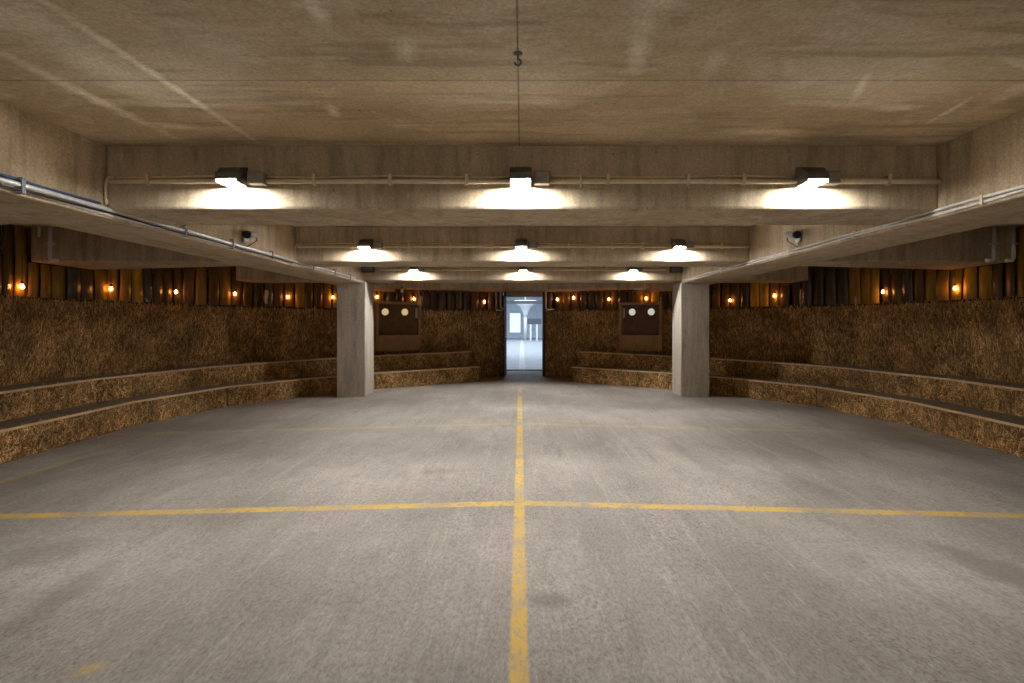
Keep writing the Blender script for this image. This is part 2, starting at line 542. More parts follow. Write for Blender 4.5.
def strands(mb, p0, p1, z0a, z1a, z0b, z1b, nrm, dens, vert, lean=.02):
    """loose straws lying on the upright face between p0 and p1"""
    L = math.hypot(p1[0]-p0[0], p1[1]-p0[1])
    n = int(dens*L*((z1a-z0a)+(z1b-z0b))/2)
    ux, uy = (p1[0]-p0[0])/L, (p1[1]-p0[1])/L
    U = random.random; G = random.gauss
    for _ in range(n):
        t = U(); h = U()
        z = (z0a+(z0b-z0a)*t) + h*((z1a-z0a)+((z1b-z0b)-(z1a-z0a))*t)
        ang = G(math.pi/2, .32) if U() < vert else U()*math.pi
        ln = .05+U()*.09; wd = .0026+U()*.0032
        du, dz = math.cos(ang), math.sin(ang)
        o0, o1, o2 = U()*.006, .004+U()*lean, U()*lean*1.3
        for q in (-1, 0, 1):
            uu = t*L+du*ln*.5*q; zz = z+dz*ln*.5*q
            uu = min(max(uu, .004), L-.004); zz = max(zz, z0a+.004)
            of = (o0, o1, o2)[q+1]
            for e in (-1, 1):
                a2 = uu-dz*wd*e; b2 = zz+du*wd*e
                mb.v.append((p0[0]+ux*a2+nrm[0]*of, p0[1]+uy*a2+nrm[1]*of, b2))
        k = len(mb.v)-6
        mb.face((k, k+2, k+3, k+1)); mb.face((k+2, k+4, k+5, k+3))

def seg_normal(p0, p1, s):
    """towards the arena"""
    tx, ty = p1[0]-p0[0], p1[1]-p0[1]; l = math.hypot(tx, ty)
    n = (ty/l, -tx/l)
    return n if s < 0 else (-n[0], -n[1])

T1, T2, TB = .35, .685, .026
PS = {-1: P, 1: P[:-1]+[(-1.12, 12.64)]}    # the right-hand rows stop a little sooner
where = ['nearest the camera', 'where the row starts to bend inward', 'just short of the concrete column', 'passing behind the concrete column', 'ending beside the doorway']
for s in (-1, 1):
    side = 'left' if s < 0 else 'right'
    O0, O1, O2 = PS[s], offset(PS[s], .50), offset(PS[s], 1.06)
    for tier in (0, 1):
        A, B = (mir(O0, s), mir(O1, s)) if tier == 0 else (mir(O1, s), mir(O2, s))
        top = T1 if tier == 0 else T2
        for i in range(len(P)-1):
            a0, a1, b1, b0 = A[i], A[i+1], B[i+1], B[i]
            gap = .012 if not (tier == 0 and i == 1) else .03
            def lerp(p, q, d):
                l = math.hypot(q[0]-p[0], q[1]-p[1]); t = d/l
                return (p[0]+(q[0]-p[0])*t, p[1]+(q[1]-p[1])*t)
            a1g, b1g = lerp(a1, a0, gap), lerp(b1, b0, gap)
            nr = seg_normal(a0, a1, s)
            cx, cy = (a0[0]+a1g[0])/2, (a0[1]+a1g[1])/2
            lab = '%s straw-faced bench %s, on the %s' % ('low front-row' if tier == 0 else 'raised second-row', where[i], side)
            t = thing('straw_bench', lab, 'bench', (cx, cy, fz(cx)), 'front row of straw benches' if tier == 0 else 'second row of straw benches')
            back = [(p[0]-nr[0]*0, p[1]) for p in (b1g, b0)]
            q0, q1 = b1g, b0
            MB().prism([a0, a1g, q0, q1], lambda x, y: fz(x)-.004, lambda x, y: fz(x)+top-TB).build('straw_block', M['strawbase'], t)
            st = MB()
            strands(st, a0, a1g, fz(a0[0])+.0, fz(a0[0])+top-TB, fz(a1g[0]), fz(a1g[0])+top-TB, nr, 2600 if i < 3 else 1800, .35)
            if i == len(P)-2:     # the open end beside the doorway
                lo = 0 if tier == 0 else 0
                en = (nr[1]*(1 if s < 0 else -1)*-1, nr[0]*(1 if s < 0 else -1))
                l_ = math.hypot(a1[0]-a0[0], a1[1]-a0[1]); en = ((a1[0]-a0[0])/l_, (a1[1]-a0[1])/l_)
                strands(st, a1g, b1g, fz(a1g[0]), fz(a1g[0])+top-TB, fz(b1g[0]), fz(b1g[0])+top-TB, en, 1100, .3)
            st.build('loose_straw', M['straw'], t)
            e0 = (a0[0]+nr[0]*.012, a0[1]+nr[1]*.012); e1 = (a1g[0]+nr[0]*.012, a1g[1]+nr[1]*.012)
            MB().prism([e0, e1, q0, q1], lambda x, y: fz(x)+top-TB, lambda x, y: fz(x)+top).build('tread_board', M['tread'], t)
            n0 = (e0[0]+nr[0]*.024, e0[1]+nr[1]*.024); n1 = (e1[0]+nr[0]*.024, e1[1]+nr[1]*.024)
            no = MB().prism([n0, n1, e1, e0], lambda x, y: fz(x)+top-TB+.001, lambda x, y: fz(x)+top+.002).build('wood_edge', M['nosing'], t)
            no['label'] = 'pale raw wood edge strip'

# walls of straw behind the benches
WT = 1.625
DXL, DXR, DY = -.40, .525, 13.95       # door opening in the back of the straw wall
def wall_path(s, d):
    pth = mir(offset(PS[s], d), s)
    end = (DXL-.07 if s < 0 else DXR+.07, DY + (d-1.06)*1.0)
    return pth + [end]
for s in (-1, 1):
    side = 'left' if s < 0 else 'right'
    a, c = wall_path(s, 1.065), wall_path(s, 1.36)
    b = MB(); st = MB()
    for i in range(len(a)-1):
        b.prism([a[i], a[i+1], c[i+1], c[i]], lambda x, y: fz(x)-.004, WT)
        nr = seg_normal(a[i], a[i+1], s)
        zb = .55 if i < len(a)-2 else 0.0
        strands(st, a[i], a[i+1], fz(a[i][0])+zb, WT, fz(a[i+1][0])+zb, WT, nr, 2500 if i < 2 else 1600, .8, .018)
    o = tag(b.build('wall_'+side, M['strawbase']), 'curved wall of packed straw behind the benches on the '+side, 'wall', None, 'structure')
    st.build('loose_straw', M['straw'], o)

# ------------------------------------------------------------------ strip curtains on top of the straw walls
def hit(px, path):
    """where the sight line through column px crosses a plan path"""
    r = (px-VX)/F
    for i in range(len(path)-1):
        (x0, y0), (x1, y1) = path[i], path[i+1]
        d0, d1 = x0-r*y0, x1-r*y1
        if d0*d1 <= 0 and d0 != d1:
            t = d0/(d0-d1)
            return (x0+(x1-x0)*t, y0+(y1-y0)*t), i
    return None, None

LEFT_TONES = [(-900, 8, 'brown'), (8, 15, 'brown'), (15, 33, 'amber'), (33, 50, 'amber'), (50, 66, 'amber'), (66, 82, 'grey'), (82, 97, 'brown'), (97, 112, 'amber'), (112, 126, 'amber'),
              (126, 141, 'yellow'), (141, 152, 'grey'), (152, 166, 'brown'), (166, 178, 'brown'), (178, 190, 'brown'), (190, 202, 'amber'), (202, 222, 'brown'), (222, 236, 'amber'),
              (236, 252, 'brown'), (252, 262, 'dark'), (262, 272, 'grey'), (272, 282, 'brown'), (282, 300, 'amber'), (300, 326, 'brown'), (326, 344, 'amber'), (344, 384, 'brown'), (384, 408, 'dark'), (408, 424, 'brown'), (424, 474, 'dark'), (474, 494, 'brown'), (494, 520, 'dark')]
RIGHT_TONES = [(520, 553, 'dark'), (553, 580, 'brown'), (580, 600, 'dark'), (600, 618, 'brown'), (618, 638, 'dark'), (638, 650, 'amber'), (650, 657, 'yellow'), (657, 716, 'dark'), (716, 738, 'brown'), (738, 754, 'dark'),
               (754, 770, 'yellow'), (770, 780, 'amber'), (780, 792, 'brown'), (792, 815, 'dark'), (815, 846, 'dark'), (846, 868, 'amber'), (868, 880, 'yellow'), (880, 904, 'brown'), (904, 918, 'grey'), (918, 930, 'brown'), (930, 946, 'amber'),
               (946, 962, 'yellow'), (962, 977, 'yellow'), (977, 995, 'yellow'), (995, 1011, 'brown'), (1011, 1100, 'amber'), (1100, 3000, 'brown')]
cl = ['nearest the camera', 'over the bend in the straw wall', 'before the concrete column', 'behind the concrete column', 'above the wooden hatch', 'beside the doorway']
for s in (-1, 1):
    side = 'left' if s < 0 else 'right'
    path = wall_path(s, 1.17)
    tones = LEFT_TONES if s < 0 else RIGHT_TONES
    for i in range(len(path)-1):
        p0, p1 = path[i], path[i+1]
        if i == 0: p0 = (p0[0]+(p1[0]-p0[0])*.35, p0[1]+(p1[1]-p0[1])*.35)
        L = math.hypot(p1[0]-p0[0], p1[1]-p0[1]); ux, uy = (p1[0]-p0[0])/L, (p1[1]-p0[1])/L
        nr = seg_normal(p0, p1, s)
        mid = ((p0[0]+p1[0])/2, (p0[1]+p1[1])/2)
        t = thing('strip_curtain', 'brown and amber hanging strip curtain %s on the %s' % (cl[i], side), 'curtain', (mid[0], mid[1], WT), 'plastic strip curtains')
        MB().obox((mid[0]+nr[0]*.03, mid[1]+nr[1]*.03, WT+.012), (ux*(L/2-.01), uy*(L/2-.01), 0), (nr[0]*.05, nr[1]*.05, 0), (0, 0, .012)).build('dark_gap_strip', M['dark'], t)  # dark strip standing in for the dark gap under the hanging strips
        ns = max(1, round(L/.205)); pw = L/ns
        for k in range(ns):
            c_ = (k+.5)*pw
            x, y = p0[0]+ux*c_, p0[1]+uy*c_
            px = VX+F*x/y
            tone = 'brown'
            for (u0, u1, nm) in tones:
                if u0 <= px < u1: tone = nm
            zt = top_at(x, y)-.003; zb = WT+.03+random.random()*.012
            b = MB()
            hw = pw*(.5-.02) - (random.random()*.012)
            skew = random.gauss(0, .012); bow = random.gauss(.012, .012); yaw = random.gauss(0, .18)
            nz, nu, th = 6, 3, .0035
            for face in (0, 1):
                for a_ in range(nz+1):
                    v = a_/nz; z = zb+(zt-zb)*v
                    for q in range(nu+1):
                        u = q/nu*2-1
                        of = (1-u*u)*.014 + bow*math.sin(v*math.pi)*.6 + yaw*u*hw*(1-v)*.45 - (th if face else 0)
                        xx = u*hw + skew*(1-v)
                        b.v.append((x+ux*xx+nr[0]*of, y+uy*xx+nr[1]*of, z))
            st_ = (nz+1)*(nu+1)
            for a_ in range(nz):
                for q in range(nu):
                    k0 = a_*(nu+1)+q
                    b.face((k0, k0+1, k0+nu+2, k0+nu+1), True)
                    b.face((st_+k0, st_+k0+nu+1, st_+k0+nu+2, st_+k0+1), True)
                b.face((a_*(nu+1), (a_+1)*(nu+1), st_+(a_+1)*(nu+1), st_+a_*(nu+1)))
                b.face((a_*(nu+1)+nu, st_+a_*(nu+1)+nu, st_+(a_+1)*(nu+1)+nu, (a_+1)*(nu+1)+nu))
            o = b.build('strip', M[tone], t)
            if tone in ('yellow', 'dark', 'grey'):
                o['label'] = {'yellow': 'bright yellow translucent strip', 'dark': 'near-black strip', 'grey': 'shiny grey strip'}[tone]

# ------------------------------------------------------------------ orange bulbs hanging in front of the strips
BL = [(22, 287, 'second strip from the left frame edge, leftmost of all bulbs'), (111, 289, 'under the broad-ended left beam stub, beside a yellow strip'), (176, 292, 'left strips, third bulb from the left edge'),
      (235, 294, 'under the end of the short left beam stub'), (288, 297, 'left strips midway between short beam stub and column'), (333, 297.5, 'touching the outer edge of the left column'),
      (377, 297, 'just inside the left column, over the hatch corner'), (414, 299, 'above the right corner of the left hatch'), (484.5, 302, 'alone on the dark strips left of the doorway')]
BR = [(557.3, 299.5, 'first bulb right of the doorway'), (573.5, 298, 'second bulb right of the doorway'), (609, 299.5, 'between the doorway and the right hatch'), (646, 298.6, 'above the right hatch beside a yellow strip'),
      (730, 300.6, 'just outside the right column'), (774.5, 296, 'beside a yellow strip near the short right beam stub'), (883, 292, 'right strips under the broad-ended beam stub'), (955, 288.6, 'on bright yellow strips, rightmost of all bulbs')]
proto = None
for s, lst in ((-1, BL), (1, BR)):
    path = wall_path(s, 1.11)
    for (px, py, lab) in lst:
        (x, y), i = hit(px, path)
        z = CAMZ+(VY-py)*y/F
        zt = top_at(x, y)
        t = thing('hanging_bulb', 'small orange bulb, '+lab, 'bulb', (x, y, z), 'orange bulbs along the strips')
        MB().lathe([(.004, -.024), (.014, -.020), (.021, -.007), (.021, .006), (.014, .026), (.012, .034)], (x, y, z), (0, 0, 1), 12).build('glass_bulb', M['bulb'], t)
        MB().lathe([(.014, .034), (.015, .036), (.015, .070), (.008, .078)], (x, y, z), (0, 0, 1), 10).build('socket', M['socket'], t)
        MB().tube([(x, y, z+.077), (x, y, zt-.001)], .003, 6).build('cord', M['socket'], t)

# ------------------------------------------------------------------ lamps on the cross beams
def make_lamp(x, yf, z, label):
    """hooded wall lamp; yf is the beam face; z its lens"""
    t = thing('wall_lamp', label, 'lamp', (x, yf, z), 'white lamps on the cross beams')
    MB().box(x-.07, x+.07, yf-.02, yf-.001, z-.01, z+.10).build('back_plate', M['hood'], t, .004)
    h = MB(); b0 = 0
    # sloping hood, open below
    w_, d0, d1 = .076, .165, .02
    pts = []
    for sx in (-1, 1):
        h.v += [(x+sx*w_, yf-d1, z-.004), (x+sx*w_, yf-d0, z-.004), (x+sx*w_, yf-d0, z+.02), (x+sx*w_, yf-d0+.05, z+.07), (x+sx*w_, yf-d1, z+.095)]
    for i in range(5):
        j = (i+1) % 5
        if i == 0: continue                       # underside stays open for the lens
        h.face((i, j, 5+j, 5+i))
    h.face((4, 3, 2, 1, 0)); h.face((5, 6, 7, 8, 9))
    for sx in (-1, 1):                            # cheeks reaching down either side of the lens
        xa, xb = sorted((x+sx*w_, x+sx*(w_-.008)))
        h.box(xa, xb, yf-d0-.012, yf-d1, z-.046, z+.004)
    h.box(x-w_, x+w_, yf-d1-.006, yf-d1, z-.046, z+.02)
    h.box(x-w_, x+w_, yf-d0-.014, yf-d0+.004, z-.027, z+.021)
    h.build('hood', M['hood'], t, .002)
    MB().box(x-w_+.016, x+w_-.016, yf-d0+.012, yf-LENS_BACK, z-.044, z+.006).build('lens', M['lens'], t, .006)['label'] = 'glowing white lens'
    return t
LENS_BACK = .100
LX = [-2.06, -.01, 2.06]
LZ = 2.330
rown = ['nearest', 'second', 'third']
posn = ['left', 'middle', 'right']
for k in range(3):
    for j in range(3):
        make_lamp(LX[j]+(.03 if k == 2 else 0), BF[k], LZ, 'glowing white lamp, %s of three on the %s cross beam' % (posn[j], rown[k]))
        jx = LX[j]+.155
        t = thing('junction_box', 'small grey junction box beside the %s lamp of the %s cross beam' % (posn[j], rown[k]), 'junction box', (jx, BF[k]-.045, LZ), 'junction boxes on the cross beams')
        b = MB().box(jx-.055, jx+.055, BF[k]-.085, BF[k]-.002, LZ-.035, LZ+.055)
        b.build('box_body', M['box'], t, .006)
        MB().box(jx-.048, jx+.048, BF[k]-.092, BF[k]-.0855, LZ-.028, LZ+.048).build('cover', M['box'], t, .003)

# conduits along the cross-beam faces
cz = LZ-.005
clab = ['tan conduit and cable along the nearest cross beam', 'tan conduit and cable along the second cross beam', 'tan conduit and cable along the third cross beam']
for k in range(3):
    y = BF[k]-.022
    t = thing('conduit', clab[k], 'conduit', (0, y, cz), 'conduits on the cross beams')
    xl = -3.0 if k < 2 else -2.72; xr = 3.026 if k < 2 else 2.72
    seg = [LX[0]-.11, LX[0]+.10, LX[0]+.21, LX[1]-.11, LX[1]+.10, LX[1]+.21, LX[2]-.11, LX[2]+.10, LX[2]+.21]
    p = MB()
    p.tube([(xl+.02, y, cz), (seg[0]+.04, y, cz)], .018, 10)
    p.tube([(LX[0]+.211, y, cz), (LX[1]-.07, y, cz)], .018, 10)
    p.tube([(LX[1]+.211, y, cz), (LX[2]-.07, y, cz)], .018, 10)
    p.tube([(LX[2]+.211, y, cz), (xr, y, cz)], .020, 10)
    p.build('pipe', M['pipe'], t)
    c = MB()
    yc = BF[k]-.012
    pts = []
    def wob(x): return .006*math.sin(x*5.1+k)
    if k < 2:
        # the feed drops to the side beam in a bend
        c.tube([(-3.012, yc-.004, LB+.094), (-3.012, yc-.004, LB+.13), (-3.018, yc-.004, cz-.02), (-3.0, yc-.004, cz+.025), (-2.95, yc-.004, cz+.036)], .012, 8)
    for (a_, e_) in ((-2.95 if k < 2 else -2.70, LX[0]-.08), (LX[0]+.211, LX[1]-.08), (LX[1]+.211, LX[2]-.08)):
        q = [(a_+(e_-a_)*i/14, yc, cz+.036+wob(a_+(e_-a_)*i/14)) for i in range(15)]
        c.tube(q, .008, 6)
    c.build('cable', M['pipe'], t)
    for x in (-2.7, -1.5, -.95, -.4, .62, 1.2, 1.6, 2.65):
        if k == 2 and abs(x) > 2.6: continue
        cp = MB().box(x-.012, x+.012, BF[k]-.046, BF[k]-.041, cz-.024, cz+.05)
        cp.box(x-.012, x+.012, BF[k]-.046, BF[k]-.0005, cz+.046, cz+.05)
        cp.box(x-.012, x+.012, BF[k]-.046, BF[k]-.0005, cz-.027, cz-.0225)
        cp.build('clamp', M['pipe'], t)
# short loose drop of cable on the nearest beam
tag(MB().tube([(.42, BF[0]-.047, cz+.045), (.425, BF[0]-.05, cz), (.42, BF[0]-.047, cz-.055)], .006, 6).build('cable_tail', M['white']), 'short pale cable tail hanging from the nearest conduit', 'cable')

# bundles along the side beams
def run(xo, z, y0, y1, wav, ph):
    n = 26
    return [(xo, y0+(y1-y0)*i/n, z+wav*math.sin(i*1.7+ph)) for i in range(n+1)]
xf = -XI+.001
t = thing('conduit_bundle', 'bundle of silver, blue and white conduits along the left side beam', 'conduit', (-XI, 6, LB+.05))
MB().tube(run(xf+.020, LB+.060, -2, 9.9, .002, 0), .016, 10).build('steel_pipe', M['steel'], t)['label'] = 'silver steel pipe'
MB().tube(run(xf+.012, LB+.090, -2, 3.93, .003, 1), .010, 8).build('blue_cable', M['blue'], t)['label'] = 'dark blue cable'
MB().tube(run(xf+.010, LB+.030, -2, 10.3, .006, 2), .009, 8).build('white_cable', M['white'], t)['label'] = 'thin white cable'
MB().tube(run(xf+.030, LB+.032, -2, 7.2, .005, 4), .007, 8).build('black_cable', M['black'], t)['label'] = 'thin black cable'
for y in (2.4, 3.3, 4.9, 5.7, 6.6, 7.9, 8.8, 9.6):
    c = MB().box(-XI+.0005, -XI+.040, y-.012, y+.012, LB+.008, LB+.012); c.box(-XI+.038, -XI+.042, y-.012, y+.012, LB+.008, LB+.105); c.box(-XI+.0005, -XI+.040, y-.012, y+.012, LB+.101, LB+.105)
    c.build('clamp', M['halldark'], t)
t = thing('conduit_bundle', 'pair of thin white cables along the right side beam', 'conduit', (XI, 6, LB+.05))
MB().tube(run(XI-.012, LB+.055, -2, 10.35, .006, 0), .010, 8).build('white_cable', M['white'], t)
MB().tube(run(XI-.012, LB+.028, -2, 10.35, .007, 2), .009, 8).build('white_cable', M['white'], t)
for y in (2.6, 3.6, 5.0, 6.2, 7.2, 8.3, 9.4):
    c = MB().box(XI-.026, XI-.0005, y-.010, y+.010, LB+.010, LB+.014); c.box(XI-.028, XI-.024, y-.010, y+.010, LB+.010, LB+.072); c.box(XI-.026, XI-.0005, y-.010, y+.010, LB+.070, LB+.074)
    c.build('clamp', M['pipe'], t)

# security cameras on the side beams
for s in (-1, 1):
    y, z = 6.0, 2.255
    x = s*XI; inn = -s
    t = thing('security_camera', 'small grey security camera on the inner face of the %s side beam' % ('left' if s < 0 else 'right'), 'security camera', (x, y, z), 'security cameras')
    MB().box(min(x+inn*.001, x+inn*.03), max(x+inn*.001, x+inn*.03), y-.05, y+.05, z-.07, z+.05).build('wall_plate', M['camera'], t, .006)
    MB().tube([(x+inn*.03, y, z-.02), (x+inn*.07, y-.01, z-.02), (x+inn*.085, y-.02, z+.0)], .012, 8).build('bracket', M['camera'], t)
    MB().tube([(x+inn*.085, y+.09, z+.03), (x+inn*.085, y-.10, z+.0)], .036, 14).build('camera_body', M['camera'], t)
    MB().tube([(x+inn*.085, y-.085, z+.002), (x+inn*.085, y-.125, z-.004)], .041, 14).build('lens_shroud', M['black'], t)
    MB().tube([(x+inn*.02, y, z-.07), (x+inn*.025, y+.015, z-.10), (x+inn*.012, y, LB+.08)], .006, 6).build('cable', M['white'], t)
    MB().tube([(x+inn*.085, y+.09, z+.03), (x+inn*.07, y+.14, z-.03), (x+inn*.02, y+.08, z-.09), (x+inn*.012, y+.03, LB+.08)], .005, 6).build('loop_cable', M['black'], t)

# dark boxes at the heads of the columns
for s in (-1, 1):
    x = s*(XI-.13)
    t = thing('speaker_box', 'small black box on the third cross beam above the %s column' % ('left' if s < 0 else 'right'), 'speaker', (x, BF[2]-.07, 2.25), 'black boxes above the columns')
    MB().box(x-.115, x+.115, BF[2]-.14, BF[2]-.03, 2.275, 2.375).build('cabinet', M['black'], t, .008)
    MB().box(x-.05, x+.05, BF[2]-.031, BF[2]-.001, 2.29, 2.36).build('mount', M['steel'], t)
    MB().box(x-.10, x+.10, BF[2]-.145, BF[2]-.1405, 2.285, 2.365).build('grille', M['halldark'], t)

# ceiling hook on the slab seam
hy = 1.30*F/(VY-53)
t = thing('ceiling_hook', 'small steel hook under the ceiling seam', 'hook', (-.02, hy, SLAB))
MB().lathe([(.022, 0), (.022, -.006), (.006, -.010)], (-.02, hy, SLAB-.0005), (0, 0, 1), 12).build('base_plate', M['hood'], t)
MB().tube([(-.02, hy, SLAB-.008), (-.02, hy, SLAB-.03)]+[(-.02+.015*math.sin(a_), hy, SLAB-.045+.015*math.cos(a_)) for a_ in [i*.52 for i in range(0, 10)]], .005, 6).build('hook', M['hood'], t)

# downpipes on the ends of the broad beam stubs
for s, xa in ((-1, 6.26), (1, 6.26), (1, 6.52)):
    side = 'left' if s < 0 else 'right'
    xe = s*xa; ye = BF[1]-.035
    t = thing('downpipe', ('short pale vertical pipe near the end of the broad %s beam stub' % side) if xa < 6.4 else 'outermost pale vertical pipe, on the very end of the right beam stub', 'pipe', (xe, ye, CB), 'pipes on the beam stubs')
    MB().tube([(xe, ye, SLAB-.004), (xe, ye, CB+.05), (xe-s*.02, ye+.0, CB+.015), (xe-s*.10, ye, CB+.012)], .026, 10).build('pipe', M['white'], t)
    MB().box(xe-.04, xe+.04, ye-.03, BF[1]-.001, CB+.22, CB+.245).build('clamp', M['steel'], t)
tag(MB().tube([(-6.41, BF[1]-.03, SLAB-.003), (-6.41, BF[1]-.03, SLAB-.13)], .016, 8).build('pipe_stub', M['steel']), 'very short pipe stub under the slab beside the left downpipe', 'pipe')

# ------------------------------------------------------------------ doorway
fr = thing('door_1', 'dark timber doorway in the back straw wall', 'doorway', (0, DY, 0), None, 'structure')
MB().box(DXL-.065, DXL, DY-.03, DY+.33, -.005, 2.12).build('jamb', M['doorwood'], fr, .004)
MB().box(DXR, DXR+.065, DY-.03, DY+.33, -.02, 2.12).build('jamb', M['doorwood'], fr, .004)
MB().box(DXL, DXR, DY-.02, DY+.33, 2.0, 2.12).build('header', M['header'], fr, .004)
# door leaf folded back against the left straw wall
pth = wall_path(-1, 1.02)
dx_, dy_ = pth[-1][0]-pth[-2][0], pth[-1][1]-pth[-2][1]
t = thing('door_leaf', 'dark red-brown door leaf standing ajar at the left of the doorway', 'door', (DXL-.02, DY-.06, 0))
MB().obox((DXL-.035, DY-.40, 1.0), (.02, 0, 0), (0, .35, 0), (0, 0, .985)).build('panel', M['doorwood'], t, .003)
MB().tube([(DXL-.012, DY-.66, 1.0), (DXL+.02, DY-.66, 1.0), (DXL+.02, DY-.58, 1.0)], .008, 6).build('handle', M['steel'], t)
for z in (.3, 1.0, 1.75):
    MB().tube([(DXL-.012, DY-.042, z), (DXL-.012, DY-.042, z+.09)], .007, 6).build('hinge', M['steel'], t)
# pale pipes either side of the doorway
for (nm, x, y, z0, z1, lab) in (('pale_pipe', -.535, DY-.13, 1.70, 2.10, 'short white vertical pipe left of the doorway'), ('pale_pipe', .60, DY-.13, 1.68, 2.10, 'short grey vertical pipe right of the doorway')):
    t = thing(nm, lab, 'pipe', (x, y, z0), 'pipes beside the doorway')
    MB().tube([(x, y, z1+.026), (x, y, z0)], .022, 10).build('pipe', M['white' if x < 0 else 'steel'], t)
    e = 1 if x > 0 else .35
    MB().tube([(x, y, z0+.02), (x+.05, y, z0-.01), (x+.22*e, y, z0-.01)], .014, 8).build('elbow', M['white'], t)

# ------------------------------------------------------------------ hatches
def hatch(s, pa, pb, py_top, py_bot, disc, lining, labside):
    path = wall_path(s, 1.02)
    (xa, ya), i = hit(pa, path); (xb, yb), _ = hit(pb, path)
    L = math.hypot(xb-xa, yb-ya); u = Vector(((xb-xa)/L, (yb-ya)/L, 0)); nr = Vector((u.y, -u.x, 0))
    c0 = Vector(((xa+xb)/2, (ya+yb)/2, 0)); ym = c0.y
    zz = lambda py: CAMZ+(VY-py)*ym/F
    zt, zb = zz(py_top), zz(py_bot); zl = zz(336)
    t = thing('serving_hatch', 'wooden box hatch with two round discs on the straw wall, %s of the doorway' % labside, 'hatch', (c0.x, c0.y, zb), 'box hatches on the back wall')
    D = .17; fw = .062
    def bx(u0, u1, d0, d1, z0, z1):
        return MB().obox(c0+u*((u0+u1)/2)+nr*((d0+d1)/2)+Vector((0, 0, (z0+z1)/2)), u*((u1-u0)/2), nr*((d1-d0)/2), (0, 0, (z1-z0)/2))
    h = L/2
    bx(-h, h, 0, D-.035, zb, zl).build('lower_panel', M['hatchwood'], t, .004)
    bx(-h, -h+fw, 0, D, zl, zt).build('side_frame', M['hatchwood'], t, .004)
    bx(h-fw, h, 0, D, zl, zt).build('side_frame', M['hatchwood'], t, .004)
    bx(-h+fw, h-fw, 0, D, zt-.055, zt).build('top_frame', M['hatchwood'], t, .004)
    bx(-h+fw, h-fw, 0, .02, zl, zt-.055).build('back_panel', M[lining], t)
    led = bx(-h+fw, h-fw, .02, D+.02, zl-.004, zl+.022).build('ledge', M['hatchwood' if s < 0 else 'box'], t, .004)
    for q in ((-.29, .17) if s < 0 else (-.225, .225)):
        zc = zz(312)
        p = c0+u*q+nr*.021+Vector((0, 0, zc))
        d = MB().lathe([(.078, 0), (.08, .004), (.078, .014), (.066, .018), (.03, .019), (.001, .019)], p, nr, 20).build('round_disc', M[disc], t)
        d['label'] = 'glowing pale round disc'
        MB().lathe([(.028, .0192), (.030, .022), (.022, .026), (.001, .026)], p, nr, 14).build('hub', M['discring'], d)
    # small pale piece on the frame; at right it stands in for a glow
    q = h-fw-.035 if s < 0 else -h+fw+.035
    f = bx(q-.028, q+.028, .09, .10, zz(318), zz(308)).build('pale_piece', M['pale'], t, .003)
    f['label'] = 'small pale piece beside the frame'
    return t
hatch(-1, 374.5, 419.5, 302, 350.5, 'discwarm', 'hatchdark', 'left')
hatch(1, 621, 663.5, 302.5, 350.5, 'disccool', 'hatchdarkred', 'right')

# small fittings under the far beams
x, y = (388.5-VX)/F*11.6, 11.6
t = thing('dome_camera', 'grey dome fitting just inside the left column', 'security camera', (x, y, SLAB))
zc = CAMZ+(VY-284)*y/F
MB().tube([(x, y, SLAB-.002), (x, y, zc+.05)], .014, 8).build('drop_pipe', M['steel'], t)
MB().lathe([(.085, .05), (.09, .03), (.085, .0), (.06, -.035), (.001, -.05)], (x, y, zc), (0, 0, 1), 18).build('dome', M['camera'], t)
for (px, py, yy, lab) in ((414.5, 299, 12.5, 'white spot lamp on an arm above the left hatch'), (641, 289, 12.5, 'white strip lamp on an arm above the right hatch')):
    x = (px-VX)/F*yy; z = CAMZ+(VY-py)*yy/F
    t = thing('arm_lamp', lab, 'lamp', (x, yy, z))
    if px < 500:
        xx = x+.10
        MB().tube([(xx, yy, SLAB-.002), (xx, yy, z+.12), (xx+.01, yy, z+.05)], .011, 8).build('arm', M['steel'], t)
        MB().lathe([(.022, .09), (.032, .07), (.034, -.10), (.02, -.12)], (xx+.015, yy, z-.02), (.2, 0, 1), 12).build('head', M['white'], t)
    else:
        MB().tube([(x+.09, yy, SLAB-.002), (x+.09, yy, z+.03), (x+.06, yy, z+.01)], .011, 8).build('arm', M['steel'], t)
        MB().box(x-.15, x+.10, yy-.04, yy+.04, z-.018, z+.022).build('head', M['white'], t, .008)
x, y = (402-VX)/F*12.2, 12.2
z = CAMZ+(VY-291)*y/F
t = thing('pendant_bulb', 'small white unlit bulb hanging above the left hatch', 'bulb', (x, y, z))
MB().lathe([(.004, -.045), (.028, -.03), (.036, 0), (.024, .035), (.014, .05)], (x, y, z), (0, 0, 1), 12).build('glass_bulb', M['white'], t)
MB().lathe([(.016, .05), (.016, .10), (.006, .11)], (x, y, z), (0, 0, 1), 10).build('socket', M['socket'], t)
MB().tube([(x, y, z+.105), (x, y, top_at(x, y)-.001)], .004, 6).build('cord', M['socket'], t)

